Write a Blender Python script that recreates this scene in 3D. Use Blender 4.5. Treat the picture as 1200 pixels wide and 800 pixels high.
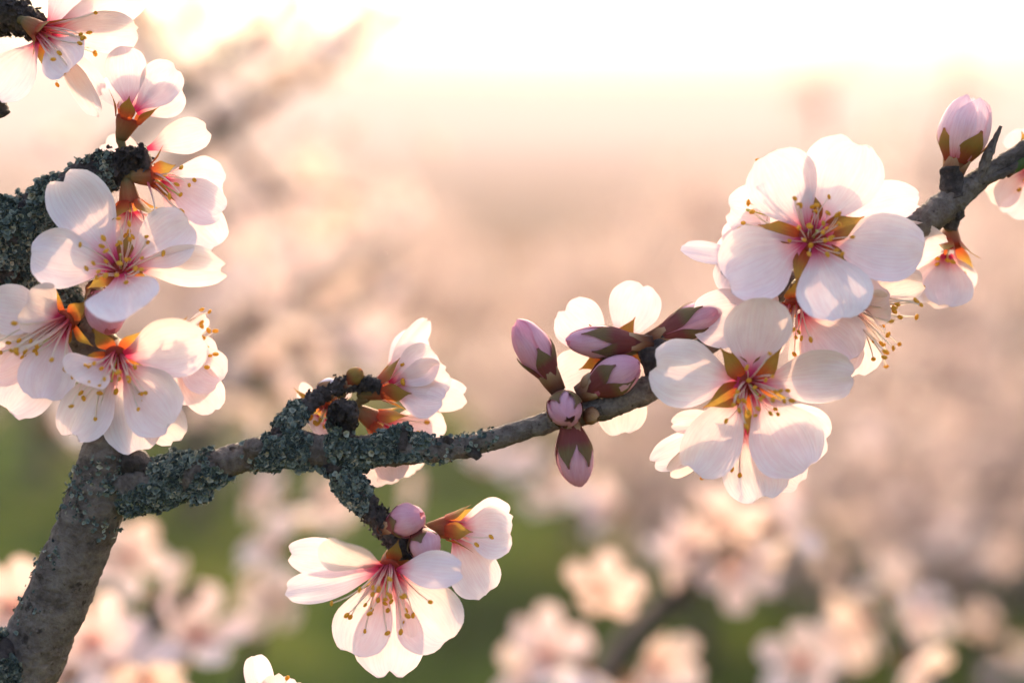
import bpy, bmesh, math, random
from mathutils import Vector, Matrix, noise, Euler
R = math.radians
for o in list(bpy.data.objects): bpy.data.objects.remove(o, do_unlink=True)
scene = bpy.context.scene
COL = scene.collection

# ------------------------------------------------------------------ camera
FPX = 1667.0            # focal length in pixels of the 1200 px wide photograph (50 mm lens)
FOCUS = 0.26            # metres to the plane of the sharp branch
PITCH = 8.87            # degrees below the horizon
S = FOCUS / FPX         # metres per photograph pixel on the focus plane
cam_d = bpy.data.cameras.new('camera'); cam = bpy.data.objects.new('camera', cam_d); COL.objects.link(cam)
CAM = Vector((0, 0, 1.55))
cam.location = CAM; cam.rotation_euler = (R(90 - PITCH), 0, 0)
cam_d.sensor_width = 36; cam_d.lens = 50; cam_d.clip_start = 0.01; cam_d.clip_end = 20000
cam_d.dof.use_dof = True; cam_d.dof.focus_distance = FOCUS; cam_d.dof.aperture_fstop = 5.4
scene.camera = cam
CR = Euler((R(90 - PITCH), 0, 0)).to_matrix()

# ------------------------------------------------------------------ light
SUN_EL, SUN_AZ = 20.0, 5.0           # degrees; azimuth to the right of straight ahead (+Y)
w = bpy.data.worlds.new('World'); scene.world = w; w.use_nodes = True
nt = w.node_tree; nt.nodes.clear()
sky = nt.nodes.new('ShaderNodeTexSky'); sky.sky_type = 'NISHITA'; sky.sun_disc = False
sky.sun_elevation = R(SUN_EL); sky.sun_rotation = R(SUN_AZ)
sky.air_density = 1.0; sky.dust_density = 7.0; sky.ozone_density = 1.9
bg = nt.nodes.new('ShaderNodeBackground'); bg.inputs[1].default_value = 0.15
wo = nt.nodes.new('ShaderNodeOutputWorld')
nt.links.new(sky.outputs[0], bg.inputs[0]); nt.links.new(bg.outputs[0], wo.inputs[0])
sd = bpy.data.lights.new('sun', 'SUN'); sd.energy = 2.2; sd.angle = R(0.6); sd.color = (1.0, 0.69, 0.42)
sun = bpy.data.objects.new('sun', sd); COL.objects.link(sun)
sdir = Vector((math.sin(R(SUN_AZ)) * math.cos(R(SUN_EL)), math.cos(R(SUN_AZ)) * math.cos(R(SUN_EL)), math.sin(R(SUN_EL))))
sun.rotation_euler = sdir.to_track_quat('Z', 'Y').to_euler()
vs = scene.view_settings
vs.view_transform = 'Standard'; vs.look = 'None'; vs.gamma = 1; vs.use_curve_mapping = False
vs.exposure = 2.0
scene.cycles.max_bounces = 10; scene.cycles.transmission_bounces = 6; scene.cycles.diffuse_bounces = 4
scene.cycles.transparent_max_bounces = 6; scene.cycles.volume_bounces = 1
scene.cycles.use_denoising = True

# ------------------------------------------------------------------ helpers
def P(px, py, dd=0.0, depth=None):
    """photograph pixel + depth (dd in focus-plane pixels behind the focus plane) -> world"""
    d = FOCUS + dd * S if depth is None else depth
    return CAM + CR @ Vector(((px - 600) / FPX * d, -(py - 400) / FPX * d, -d))
def CV(v):              # camera-frame direction (right, up, towards camera) -> world
    return (CR @ Vector(v)).normalized()
def mesh(name, verts, faces, mats, uvs=None, smooth=True, attr=None):
    m = bpy.data.meshes.new(name); m.from_pydata([tuple(v) for v in verts], [], faces)
    for mt in (mats if isinstance(mats, (list, tuple)) else [mats]): m.materials.append(mt)
    if uvs is not None:
        ul = m.uv_layers.new(name='UVMap')
        for l in m.loops: ul.data[l.index].uv = uvs[l.vertex_index]
    if attr is not None:
        a = m.attributes.new('val', 'FLOAT', 'POINT')
        a.data.foreach_set('value', attr)
    if smooth: m.polygons.foreach_set('use_smooth', [True] * len(m.polygons))
    m.update(); return m
def obj(name, me, parent=None, basis=None):
    o = bpy.data.objects.new(name, me); COL.objects.link(o)
    if parent is not None: o.parent = parent
    if basis is not None: o.matrix_basis = basis
    return o
def tag(o, label=None, cat=None, group=None, kind=None):
    if label: o['label'] = label
    if cat: o['category'] = cat
    if group: o['group'] = group
    if kind: o['kind'] = kind
    return o
def empty(name, loc, label, cat, group=None):
    o = bpy.data.objects.new(name, None); COL.objects.link(o); o.location = loc
    o.empty_display_size = 0.005
    return tag(o, label, cat, group)
def sstep(a, b, x):
    x = min(1, max(0, (x - a) / (b - a))); return x * x * (3 - 2 * x)

# ------------------------------------------------------------------ materials
def new_mat(name):
    m = bpy.data.materials.new(name); m.use_nodes = True
    n = m.node_tree; n.nodes.clear()
    return m, n, (lambda t, **k: _node(n, t, k)), n.links.new
def _node(n, t, k):
    x = n.nodes.new(t)
    for a, b in k.items(): setattr(x, a, b)
    return x
def ramp(node, stops):
    cr = node.color_ramp
    while len(cr.elements) > 1: cr.elements.remove(cr.elements[-1])
    cr.elements[0].position = stops[0][0]; cr.elements[0].color = (*stops[0][1], 1)
    for p, c in stops[1:]:
        e = cr.elements.new(p); e.color = (*c, 1)
def petal_mat(name, stops, pink, vein=0.35, transl=0.31, tint=(1, 1, 1)):
    m, n, N, L = new_mat(name)
    uv = N('ShaderNodeUVMap'); sep = N('ShaderNodeSeparateXYZ'); L(uv.outputs[0], sep.inputs[0])
    oi = N('ShaderNodeObjectInfo')
    cr = N('ShaderNodeValToRGB'); ramp(cr, stops)
    # wobble the length coordinate so that the crimson base runs out in streaks
    mp = N('ShaderNodeMapping'); mp.inputs['Scale'].default_value = (13, 1.1, 1)
    L(uv.outputs[0], mp.inputs[0])
    ns = N('ShaderNodeTexNoise'); ns.noise_dimensions = '4D'; ns.inputs['Scale'].default_value = 1.6; ns.inputs['Detail'].default_value = 3
    L(mp.outputs[0], ns.inputs['Vector'])
    mw = N('ShaderNodeMath', operation='MULTIPLY'); L(oi.outputs['Random'], mw.inputs[0]); mw.inputs[1].default_value = 40
    L(mw.outputs[0], ns.inputs['W'])
    wob = N('ShaderNodeMath', operation='MULTIPLY_ADD'); L(ns.outputs[0], wob.inputs[0]); wob.inputs[1].default_value = 0.16
    sub = N('ShaderNodeMath', operation='SUBTRACT'); L(sep.outputs[1], sub.inputs[0]); sub.inputs[1].default_value = 0.08
    L(sub.outputs[0], wob.inputs[2]); L(wob.outputs[0], cr.inputs[0])
    # veins
    vr = N('ShaderNodeValToRGB'); ramp(vr, [(0.42, (1, 1, 1)), (0.5, (0.90, 0.74, 0.78)), (0.58, (1, 1, 1))]); L(ns.outputs[0], vr.inputs[0])
    mv = N('ShaderNodeMixRGB', blend_type='MULTIPLY'); mv.inputs[0].default_value = vein
    L(cr.outputs[0], mv.inputs[1]); L(vr.outputs[0], mv.inputs[2])
    # individual pinkness
    mr = N('ShaderNodeMath', operation='MULTIPLY'); L(oi.outputs['Random'], mr.inputs[0]); mr.inputs[1].default_value = 0.45
    mpn = N('ShaderNodeMixRGB', blend_type='MULTIPLY'); L(mr.outputs[0], mpn.inputs[0]); L(mv.outputs[0], mpn.inputs[1]); mpn.inputs[2].default_value = (*pink, 1)
    # small blotches
    tc = N('ShaderNodeTexCoord'); nb = N('ShaderNodeTexNoise'); nb.inputs['Scale'].default_value = 260; nb.inputs['Detail'].default_value = 4
    L(tc.outputs['Object'], nb.inputs['Vector'])
    br = N('ShaderNodeValToRGB'); ramp(br, [(0.35, (0.93, 0.90, 0.91)), (0.62, (1, 1, 1))]); L(nb.outputs[0], br.inputs[0])
    mb = N('ShaderNodeMixRGB', blend_type='MULTIPLY'); mb.inputs[0].default_value = 0.8
    L(mpn.outputs[0], mb.inputs[1]); L(br.outputs[0], mb.inputs[2])
    bump = N('ShaderNodeBump'); bump.inputs['Strength'].default_value = 0.35; bump.inputs['Distance'].default_value = 0.0004
    L(ns.outputs[0], bump.inputs['Height'])
    pr = N('ShaderNodeBsdfPrincipled'); L(mb.outputs[0], pr.inputs['Base Color']); L(bump.outputs[0], pr.inputs['Normal'])
    pr.inputs['Roughness'].default_value = 0.62; pr.inputs['Specular IOR Level'].default_value = 0.22
    tr = N('ShaderNodeBsdfTranslucent'); L(bump.outputs[0], tr.inputs['Normal'])
    tt = N('ShaderNodeMixRGB', blend_type='MULTIPLY'); tt.inputs[0].default_value = 1; L(mb.outputs[0], tt.inputs[1]); tt.inputs[2].default_value = (*tint, 1)
    L(tt.outputs[0], tr.inputs['Color'])
    mx = N('ShaderNodeMixShader'); mx.inputs[0].default_value = transl
    L(pr.outputs[0], mx.inputs[1]); L(tr.outputs[0], mx.inputs[2])
    out = N('ShaderNodeOutputMaterial'); L(mx.outputs[0], out.inputs[0])
    return m
CRIM = (0.52, 0.03, 0.11)
M_PETAL = petal_mat('petal_pale', [(0.0, CRIM), (0.07, (0.68, 0.07, 0.18)), (0.16, (0.84, 0.42, 0.48)), (0.32, (0.89, 0.80, 0.815)), (0.65, (0.90, 0.865, 0.89)), (1.0, (0.91, 0.86, 0.89))],
                    (0.97, 0.87, 0.90), tint=(1.0, 0.86, 0.76))
M_SOFT = petal_mat('petal_soft', [(0.0, (0.55, 0.08, 0.10)), (0.05, (0.80, 0.30, 0.28)), (0.12, (0.88, 0.62, 0.56)), (0.3, (0.90, 0.79, 0.76)), (1.0, (0.91, 0.83, 0.83))], (0.98, 0.84, 0.82), tint=(1.0, 0.85, 0.70))
M_PALEBUD = petal_mat('petal_pale_bud', [(0.0, (0.60, 0.16, 0.2)), (0.2, (0.82, 0.58, 0.62)), (0.6, (0.86, 0.68, 0.73)), (1.0, (0.86, 0.66, 0.72))], (0.96, 0.84, 0.88), vein=0.5)
M_BUDPETAL = petal_mat('petal_bud_pink', [(0.0, (0.55, 0.12, 0.2)), (0.25, (0.72, 0.38, 0.47)), (0.6, (0.80, 0.52, 0.60)), (1.0, (0.74, 0.40, 0.52))],
                       (0.95, 0.78, 0.84), vein=0.6, transl=0.35)
M_SEPAL = petal_mat('sepal_olive', [(0.0, (0.42, 0.06, 0.03)), (0.25, (0.40, 0.13, 0.05)), (0.55, (0.36, 0.27, 0.07)), (0.9, (0.38, 0.27, 0.09)), (1.0, (0.38, 0.14, 0.09))],
                    (0.95, 0.75, 0.6), vein=0.5, transl=0.5, tint=(1, 0.85, 0.5))
M_BUDSEPAL = petal_mat('sepal_bud', [(0.0, (0.22, 0.055, 0.045)), (0.4, (0.20, 0.055, 0.05)), (0.6, (0.17, 0.13, 0.055)), (0.9, (0.20, 0.15, 0.08)), (1.0, (0.24, 0.08, 0.08))],
                       (0.8, 0.6, 0.6), vein=0.9, transl=0.2)
M_SCALE = petal_mat('bud_scale_brown', [(0.0, (0.05, 0.025, 0.018)), (0.35, (0.20, 0.08, 0.04)), (0.75, (0.38, 0.24, 0.13)), (1.0, (0.50, 0.38, 0.25))],
                    (0.8, 0.6, 0.45), vein=0.8, transl=0.25)
M_CUP = petal_mat('receptacle_red', [(0.0, (0.20, 0.17, 0.07)), (0.5, (0.36, 0.15, 0.06)), (1.0, (0.42, 0.06, 0.04))], (0.85, 0.7, 0.6), vein=0.7, transl=0.3, tint=(1, 0.6, 0.3))
M_CORE = petal_mat('flower_core_crimson', [(0.0, (0.30, 0.10, 0.02)), (0.4, (0.42, 0.05, 0.08)), (1.0, (0.55, 0.04, 0.13))], (0.9, 0.8, 0.8), vein=0.5, transl=0.2)

def simple(name, col, rough=0.6, transl=0.0, noise_amt=0.25, scale=400, bump=0.0, attr=None, spec=0.3):
    m, n, N, L = new_mat(name)
    tc = N('ShaderNodeTexCoord'); ns = N('ShaderNodeTexNoise'); ns.inputs['Scale'].default_value = scale; ns.inputs['Detail'].default_value = 4
    L(tc.outputs['Object'], ns.inputs['Vector'])
    cr = N('ShaderNodeValToRGB'); lo = tuple(c * (1 - noise_amt) for c in col); hi = tuple(min(1, c * (1 + noise_amt)) for c in col)
    ramp(cr, [(0.3, lo), (0.7, hi)]); L(ns.outputs[0], cr.inputs[0])
    colsock = cr.outputs[0]
    if attr:
        at = N('ShaderNodeAttribute', attribute_name='val'); ar = N('ShaderNodeValToRGB'); ramp(ar, attr); L(at.outputs['Fac'], ar.inputs[0])
        mm = N('ShaderNodeMixRGB', blend_type='MULTIPLY'); mm.inputs[0].default_value = 1; L(colsock, mm.inputs[1]); L(ar.outputs[0], mm.inputs[2]); colsock = mm.outputs[0]
    pr = N('ShaderNodeBsdfPrincipled'); L(colsock, pr.inputs['Base Color']); pr.inputs['Roughness'].default_value = rough
    pr.inputs['Specular IOR Level'].default_value = spec
    if bump:
        b = N('ShaderNodeBump'); b.inputs['Strength'].default_value = bump; b.inputs['Distance'].default_value = 0.0005; L(ns.outputs[0], b.inputs['Height']); L(b.outputs[0], pr.inputs['Normal'])
    out = N('ShaderNodeOutputMaterial')
    if transl:
        tr = N('ShaderNodeBsdfTranslucent'); L(colsock, tr.inputs[0]); mx = N('ShaderNodeMixShader'); mx.inputs[0].default_value = transl
        L(pr.outputs[0], mx.inputs[1]); L(tr.outputs[0], mx.inputs[2]); L(mx.outputs[0], out.inputs[0])
    else: L(pr.outputs[0], out.inputs[0])
    return m
M_FIL = simple('filament', (0.86, 0.80, 0.74), 0.5, 0.55, 0.05, 300, attr=[(0.0, (0.66, 0.07, 0.18)), (0.16, (0.84, 0.26, 0.36)), (0.38, (0.98, 0.80, 0.80)), (0.7, (1, 0.98, 0.95))])
M_ANTH = simple('anther_amber', (0.80, 0.44, 0.05), 0.55, 0.4, 0.3, 900)
M_PIST = simple('pistil', (0.62, 0.62, 0.22), 0.5, 0.4, 0.1)
M_GLEAF = simple('leaf_green', (0.10, 0.16, 0.04), 0.5, 0.4, 0.3)

def bark_mat(name, c0, c1, c2, sc=1.0):
    m, n, N, L = new_mat(name)
    tc = N('ShaderNodeTexCoord'); uv = N('ShaderNodeUVMap')
    def nz(scale, detail, rough=.6, src=None):
        x = N('ShaderNodeTexNoise'); x.inputs['Scale'].default_value = scale; x.inputs['Detail'].default_value = detail; x.inputs['Roughness'].default_value = rough
        L(src or tc.outputs['Object'], x.inputs[0]); return x
    n1 = nz(900 * sc, 8, .72); n2 = nz(170 * sc, 5, .6); n4 = nz(420 * sc, 3)
    mp = N('ShaderNodeMapping'); mp.inputs['Scale'].default_value = (5, 22, 1); L(uv.outputs[0], mp.inputs[0])
    n3 = nz(1.5, 5, .65, mp.outputs[0])
    a1 = N('ShaderNodeMath', operation='MULTIPLY_ADD'); L(n2.outputs[0], a1.inputs[0]); a1.inputs[1].default_value = 1.3; L(n1.outputs[0], a1.inputs[2])
    a2 = N('ShaderNodeMath', operation='MULTIPLY_ADD'); L(n3.outputs[0], a2.inputs[0]); a2.inputs[1].default_value = 0.9; L(a1.outputs[0], a2.inputs[2])
    dv = N('ShaderNodeMath', operation='MULTIPLY'); L(a2.outputs[0], dv.inputs[0]); dv.inputs[1].default_value = 0.3125
    cr = N('ShaderNodeValToRGB'); ramp(cr, [(0.36, c0), (0.47, c1), (0.58, c2), (0.66, tuple(min(1, v * 1.5) for v in c2))]); L(dv.outputs[0], cr.inputs[0])
    sr = N('ShaderNodeValToRGB'); ramp(sr, [(0.30, (0.16, 0.14, 0.13)), (0.40, (1, 1, 1))]); L(n4.outputs[0], sr.inputs[0])
    mm = N('ShaderNodeMixRGB', blend_type='MULTIPLY'); mm.inputs[0].default_value = 0.85; L(cr.outputs[0], mm.inputs[1]); L(sr.outputs[0], mm.inputs[2])
    b = N('ShaderNodeBump'); b.inputs['Strength'].default_value = 1.0; b.inputs['Distance'].default_value = 0.0010 / sc ** .5; L(a2.outputs[0], b.inputs['Height'])
    pr = N('ShaderNodeBsdfPrincipled'); L(mm.outputs[0], pr.inputs['Base Color']); L(b.outputs[0], pr.inputs['Normal'])
    pr.inputs['Roughness'].default_value = 0.75; pr.inputs['Specular IOR Level'].default_value = 0.25
    out = N('ShaderNodeOutputMaterial'); L(pr.outputs[0], out.inputs[0])
    return m
M_BARK = bark_mat('bark_grey_brown', (0.045, 0.035, 0.030), (0.13, 0.105, 0.09), (0.23, 0.195, 0.17))
M_BARKD = bark_mat('bark_dark_scarred', (0.012, 0.010, 0.010), (0.045, 0.036, 0.034), (0.11, 0.09, 0.085))
M_BARKF = bark_mat('bark_far', (0.03, 0.026, 0.024), (0.07, 0.06, 0.055), (0.12, 0.10, 0.09), 0.05)

def lichen_mat():
    m, n, N, L = new_mat('lichen_blue_grey')
    g = N('ShaderNodeNewGeometry'); at = N('ShaderNodeAttribute', attribute_name='val')
    cr = N('ShaderNodeValToRGB'); ramp(cr, [(0.0, (0.035, 0.05, 0.05)), (0.4, (0.12, 0.155, 0.145)), (0.75, (0.22, 0.255, 0.225)), (0.92, (0.34, 0.35, 0.29)), (1.0, (0.42, 0.37, 0.27))])
    L(g.outputs['Random Per Island'], cr.inputs[0])
    er = N('ShaderNodeValToRGB'); ramp(er, [(0.0, (0.55, 0.55, 0.55)), (1.0, (1.15, 1.15, 1.1))]); L(at.outputs['Fac'], er.inputs[0])
    mm = N('ShaderNodeMixRGB', blend_type='MULTIPLY'); mm.inputs[0].default_value = 1; L(cr.outputs[0], mm.inputs[1]); L(er.outputs[0], mm.inputs[2])
    pr = N('ShaderNodeBsdfPrincipled'); L(mm.outputs[0], pr.inputs['Base Color']); pr.inputs['Roughness'].default_value = 0.9; pr.inputs['Specular IOR Level'].default_value = 0.1
    out = N('ShaderNodeOutputMaterial'); L(pr.outputs[0], out.inputs[0])
    return m
M_LICHEN = lichen_mat()

# ------------------------------------------------------------------ branch builder
def catmull(pts, n_per):
    out = []; q = [pts[0]] + list(pts) + [pts[-1]]
    for i in range(1, len(q) - 2):
        p0, p1, p2, p3 = q[i - 1], q[i], q[i + 1], q[i + 2]
        for k in range(n_per):
            t = k / n_per
            out.append(tuple(0.5 * (2 * b + (c - a) * t + (2 * a - 5 * b + 4 * c - d) * t * t + (-a + 3 * b - 3 * c + d) * t ** 3) for a, b, c, d in zip(p0, p1, p2, p3)))
    out.append(tuple(pts[-1])); return out
class Tube:
    def __init__(s, pts, sides=30, n_per=14, rough=0.08, fine=0.05, ridges=0.0, seed=0, world=False, nf=1.0, cap=True):
        s.sides = sides
        wp = [(*(p[0] if world else P(*p[:3])), p[1] if world else p[3] * S) for p in pts]
        cl = catmull(wp, n_per); s.n = len(cl)
        C = [Vector(c[:3]) for c in cl]; rad = [max(1e-5, c[3]) for c in cl]
        T = [(C[min(i + 1, s.n - 1)] - C[max(i - 1, 0)]).normalized() for i in range(s.n)]
        ref = T[0].orthogonal().normalized(); s.V = []; s.N = []; s.R = rad; s.C = C; s.T = T
        off = Vector((seed * 3.7, seed * 1.3, seed * 7.1))
        uvs = []; acc = 0
        for i in range(s.n):
            ref = (ref - T[i] * ref.dot(T[i])).normalized(); b = T[i].cross(ref)
            if i: acc += (C[i] - C[i - 1]).length
            for j in range(sides):
                a = 2 * math.pi * j / sides
                d = ref * math.cos(a) + b * math.sin(a)
                p = C[i] + d * rad[i]
                q = (p / max(1e-4, rad[len(rad) // 2]))
                k = 1 + rough * noise.noise(q * 0.9 * nf + off) * 1.6 + fine * noise.noise(q * 3.6 * nf + off) * 1.5 + fine * 0.8 * noise.noise(q * 9 * nf + off) + (fine * 0.6 * noise.noise(q * 19 * nf + off) if fine > .03 else 0)
                if ridges:
                    rr = acc / rad[i]
                    k += ridges * (abs(math.sin(rr * 2.6 + 1.2 * noise.noise(q * 0.8 + off))) - 0.5)
                s.V.append(C[i] + d * rad[i] * k); s.N.append(d)
                uvs.append((j / sides, acc * 12))
        s.F = []
        for i in range(s.n - 1):
            for j in range(sides):
                s.F.append((i * sides + j, i * sides + (j + 1) % sides, (i + 1) * sides + (j + 1) % sides, (i + 1) * sides + j))
        if cap:
            for e, i, sg in ((0, 0, -1), (1, s.n - 1, 1)):
                s.V.append(C[i] + T[i] * sg * rad[i] * 0.25); s.N.append(T[i] * sg); uvs.append((0.5, acc * 12)); c = len(s.V) - 1
                for j in range(sides):
                    f = (i * sides + j, i * sides + (j + 1) % sides, c)
                    s.F.append(f if sg > 0 else f[::-1])
        s.uvs = uvs
    def build(s, name, mat, parent):
        loc = parent.location if parent is not None else Vector((0, 0, 0))
        return obj(name, mesh(name, [v - loc for v in s.V], s.F, mat, s.uvs), parent)
def lichen_on(tubes, rng):
    """tubes: list of (Tube, t0, t1, count, size_px, keep(normal_cam)->bool)"""
    V, F, A = [], [], []
    for tb, t0, t1, cnt, size, keep in tubes:
        n = 0; tries = 0
        while n < cnt and tries < cnt * 12:
            tries += 1
            ti = rng.uniform(t0, t1); i = min(tb.n - 1, int(ti * (tb.n - 1))); j = rng.randrange(tb.sides)
            nv = tb.N[i * tb.sides + j]; p = tb.V[i * tb.sides + j]
            nc = CR.transposed() @ nv
            if keep and not keep(nc): continue
            e = min((ti - t0), (t1 - ti)) / (t1 - t0)
            if noise.noise(p * 230) + 0.45 * sstep(0, 0.22, e) < 0.22: continue
            n += 1
            p = p + tb.T[i] * rng.uniform(-1, 1) * 2 * S + Vector((rng.gauss(0, 1), rng.gauss(0, 1), rng.gauss(0, 1))) * S * 1.2
            sz = size * S * rng.uniform(0.5, 1.25)
            h = Vector((rng.gauss(0, 1), rng.gauss(0, 1), rng.gauss(0, 1))).normalized()
            z = (nv + h * 0.75).normalized(); x = z.orthogonal().normalized(); y = z.cross(x)
            lift = rng.uniform(0.0, 0.9) * sz
            c = p + nv * lift * 0.6; b = len(V); V.append(c - z * sz * 0.25); A.append(0.0)
            m = rng.randint(6, 8)
            for k in range(m):
                a = 2 * math.pi * k / m + rng.uniform(-.25, .25); r = sz * rng.uniform(0.55, 1.1)
                V.append(c + (x * math.cos(a) + y * math.sin(a)) * r + z * rng.uniform(-0.1, 0.6) * sz); A.append(rng.uniform(0.5, 1))
            for k in range(m): F.append((b, b + 1 + k, b + 1 + (k + 1) % m))
    return V, F, A

# ------------------------------------------------------------------ petals and flower parts
def petal_mesh(name, seed, L, W, mat, cup=0.14, bow=0.08, notch=0.05, ruffle=0.05, curl=0.0, crease=0.02, nt=16, nu=12, claw=0.11, tm=0.63, pointed=False, tilt=0.0):
    off = Vector((seed * 1.713, seed * 0.917, seed * 2.31)); V, UV, F = [], [], []
    rng = random.Random(seed)
    nx = rng.uniform(-0.12, 0.12); nw = rng.uniform(0.12, 0.2); asym = rng.uniform(-0.08, 0.08)
    for i in range(nt + 1):
        t = math.sin(math.pi / 2 * i / nt) if not pointed else i / nt
        for j in range(nu + 1):
            u = -1 + 2 * j / nu
            if pointed:
                p = (0.55 + 0.45 * math.sin(min(1, t / 0.4) * math.pi / 2)) * (1 - sstep(0.35, 1.0, t) ** 0.9 * 0.97)
            elif t < tm: p = claw + (1 - claw) * math.sin(t / tm * math.pi / 2) ** 1.5
            else: p = max(0.0, 1 - ((t - tm) / (1 - tm)) ** 2.3) ** 0.48
            x = u * W / 2 * p * (1 + asym * u); xi = x / (W / 2)
            y = L * t
            if not pointed:
                y -= notch * L * math.exp(-((xi - nx) / nw) ** 2) * sstep(0.7, 1, t)
                e = sstep(0.5, 1, t)
                y += L * 0.024 * e * noise.noise(Vector((xi * 4.2, t * 2, 0)) + off) + L * 0.013 * e * noise.noise(Vector((xi * 11, t * 2, 3)) + off)
                x += W * 0.02 * noise.noise(Vector((t * 5, u * 0.3, 5)) + off) * abs(u)
            z = cup * W * xi * xi * (1 - 0.45 * t) + bow * L * 4 * t * (1 - t) * -1 + curl * L * max(0, t - 0.55) ** 2 * 3
            z += tilt * xi * W * t
            z -= crease * W * math.exp(-(xi / 0.1) ** 2) * (1 - 0.6 * t)
            z += ruffle * W * (noise.noise(Vector((xi * 1.5, t * 2.2, 9)) + off) * 1.2 * (0.2 + t) + 0.5 * noise.noise(Vector((xi * 4.5, t * 3, 2)) + off) * abs(xi) * t)
            V.append((x, y, z)); UV.append((u * .5 + .5, t))
    for i in range(nt):
        for j in range(nu):
            a = i * (nu + 1) + j; F.append((a, a + 1, a + nu + 2, a + nu + 1))
    return mesh(name, V, F, mat, UV)
def frame(base, yv, zhint, roll=0.0):
    y = yv.normalized(); z = (zhint - y * zhint.dot(y))
    z = z.normalized() if z.length > 1e-6 else y.orthogonal().normalized()
    if roll: z = Matrix.Rotation(roll, 3, y) @ z
    x = y.cross(z)
    M = Matrix((x, y, z)).transposed().to_4x4(); M.translation = base
    return M
def lathe(name, prof, mat, sides=16, seed=0, wob=0.06):
    """profile list of (y along axis, radius)"""
    V, UV, F = [], [], []; n = len(prof); off = Vector((seed, seed * 2.1, 0))
    for i, (y, r) in enumerate(prof):
        for j in range(sides):
            a = 2 * math.pi * j / sides; k = 1 + wob * noise.noise(Vector((math.cos(a) * 1.5, math.sin(a) * 1.5, i * 0.6)) + off)
            V.append((math.cos(a) * r * k, y, math.sin(a) * r * k)); UV.append((j / sides, i / (n - 1)))
    for i in range(n - 1):
        for j in range(sides): F.append((i * sides + j, (i + 1) * sides + j, (i + 1) * sides + (j + 1) % sides, i * sides + (j + 1) % sides))
    for i, rev in ((0, False), (n - 1, True)):
        if prof[i][1] > 1e-6:
            V.append((0, prof[i][0], 0)); UV.append((0.5, i / (n - 1))); c = len(V) - 1
            for j in range(sides):
                f = (i * sides + j, i * sides + (j + 1) % sides, c); F.append(f[::-1] if rev else f)
    return mesh(name, V, F, mat, UV)
# stamen prototypes: unit length filament along +Y with a gentle bend, tip returned
FILS = []
for k in range(7):
    rng = random.Random(50 + k); bx, bz = rng.uniform(-.22, .22), rng.uniform(-.22, .22); hook = rng.uniform(-.1, .1)
    V, F, A = [], [], []; n, sd_ = 8, 5
    for i in range(n + 1):
        t = i / n; c = Vector((bx * t * t + hook * max(0, t - .6), t - 0.05 * t * t, bz * t * t - hook * max(0, t - .7)))
        r = 0.019 * (1.15 - 0.55 * t)
        for j in range(sd_):
            a = 2 * math.pi * j / sd_; V.append(c + Vector((math.cos(a) * r, 0, math.sin(a) * r))); A.append(t)
        tip = c
    for i in range(n):
        for j in range(sd_): F.append((i * sd_ + j, (i + 1) * sd_ + j, (i + 1) * sd_ + (j + 1) % sd_, i * sd_ + (j + 1) % sd_))
    FILS.append((mesh('stamen', V, F, M_FIL, attr=A), tip.copy()))
ANTH = []
for k in range(3):
    rng = random.Random(80 + k); bm = bmesh.new(); bmesh.ops.create_icosphere(bm, subdivisions=2, radius=1)
    for v in bm.verts:
        g = 0.28 * math.exp(-(v.co.x / 0.28) ** 2) * (1 if v.co.z > 0 else 0.5)
        v.co = Vector((v.co.x * 0.85, v.co.y * 1.25, v.co.z * (0.75 - g)))
        v.co *= 1 + 0.12 * noise.noise(v.co * 2 + Vector((k * 5, 0, 0)))
    m = bpy.data.meshes.new('anther'); bm.to_mesh(m); bm.free(); m.materials.append(M_ANTH); m.polygons.foreach_set('use_smooth', [True] * len(m.polygons)); ANTH.append(m)

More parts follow.
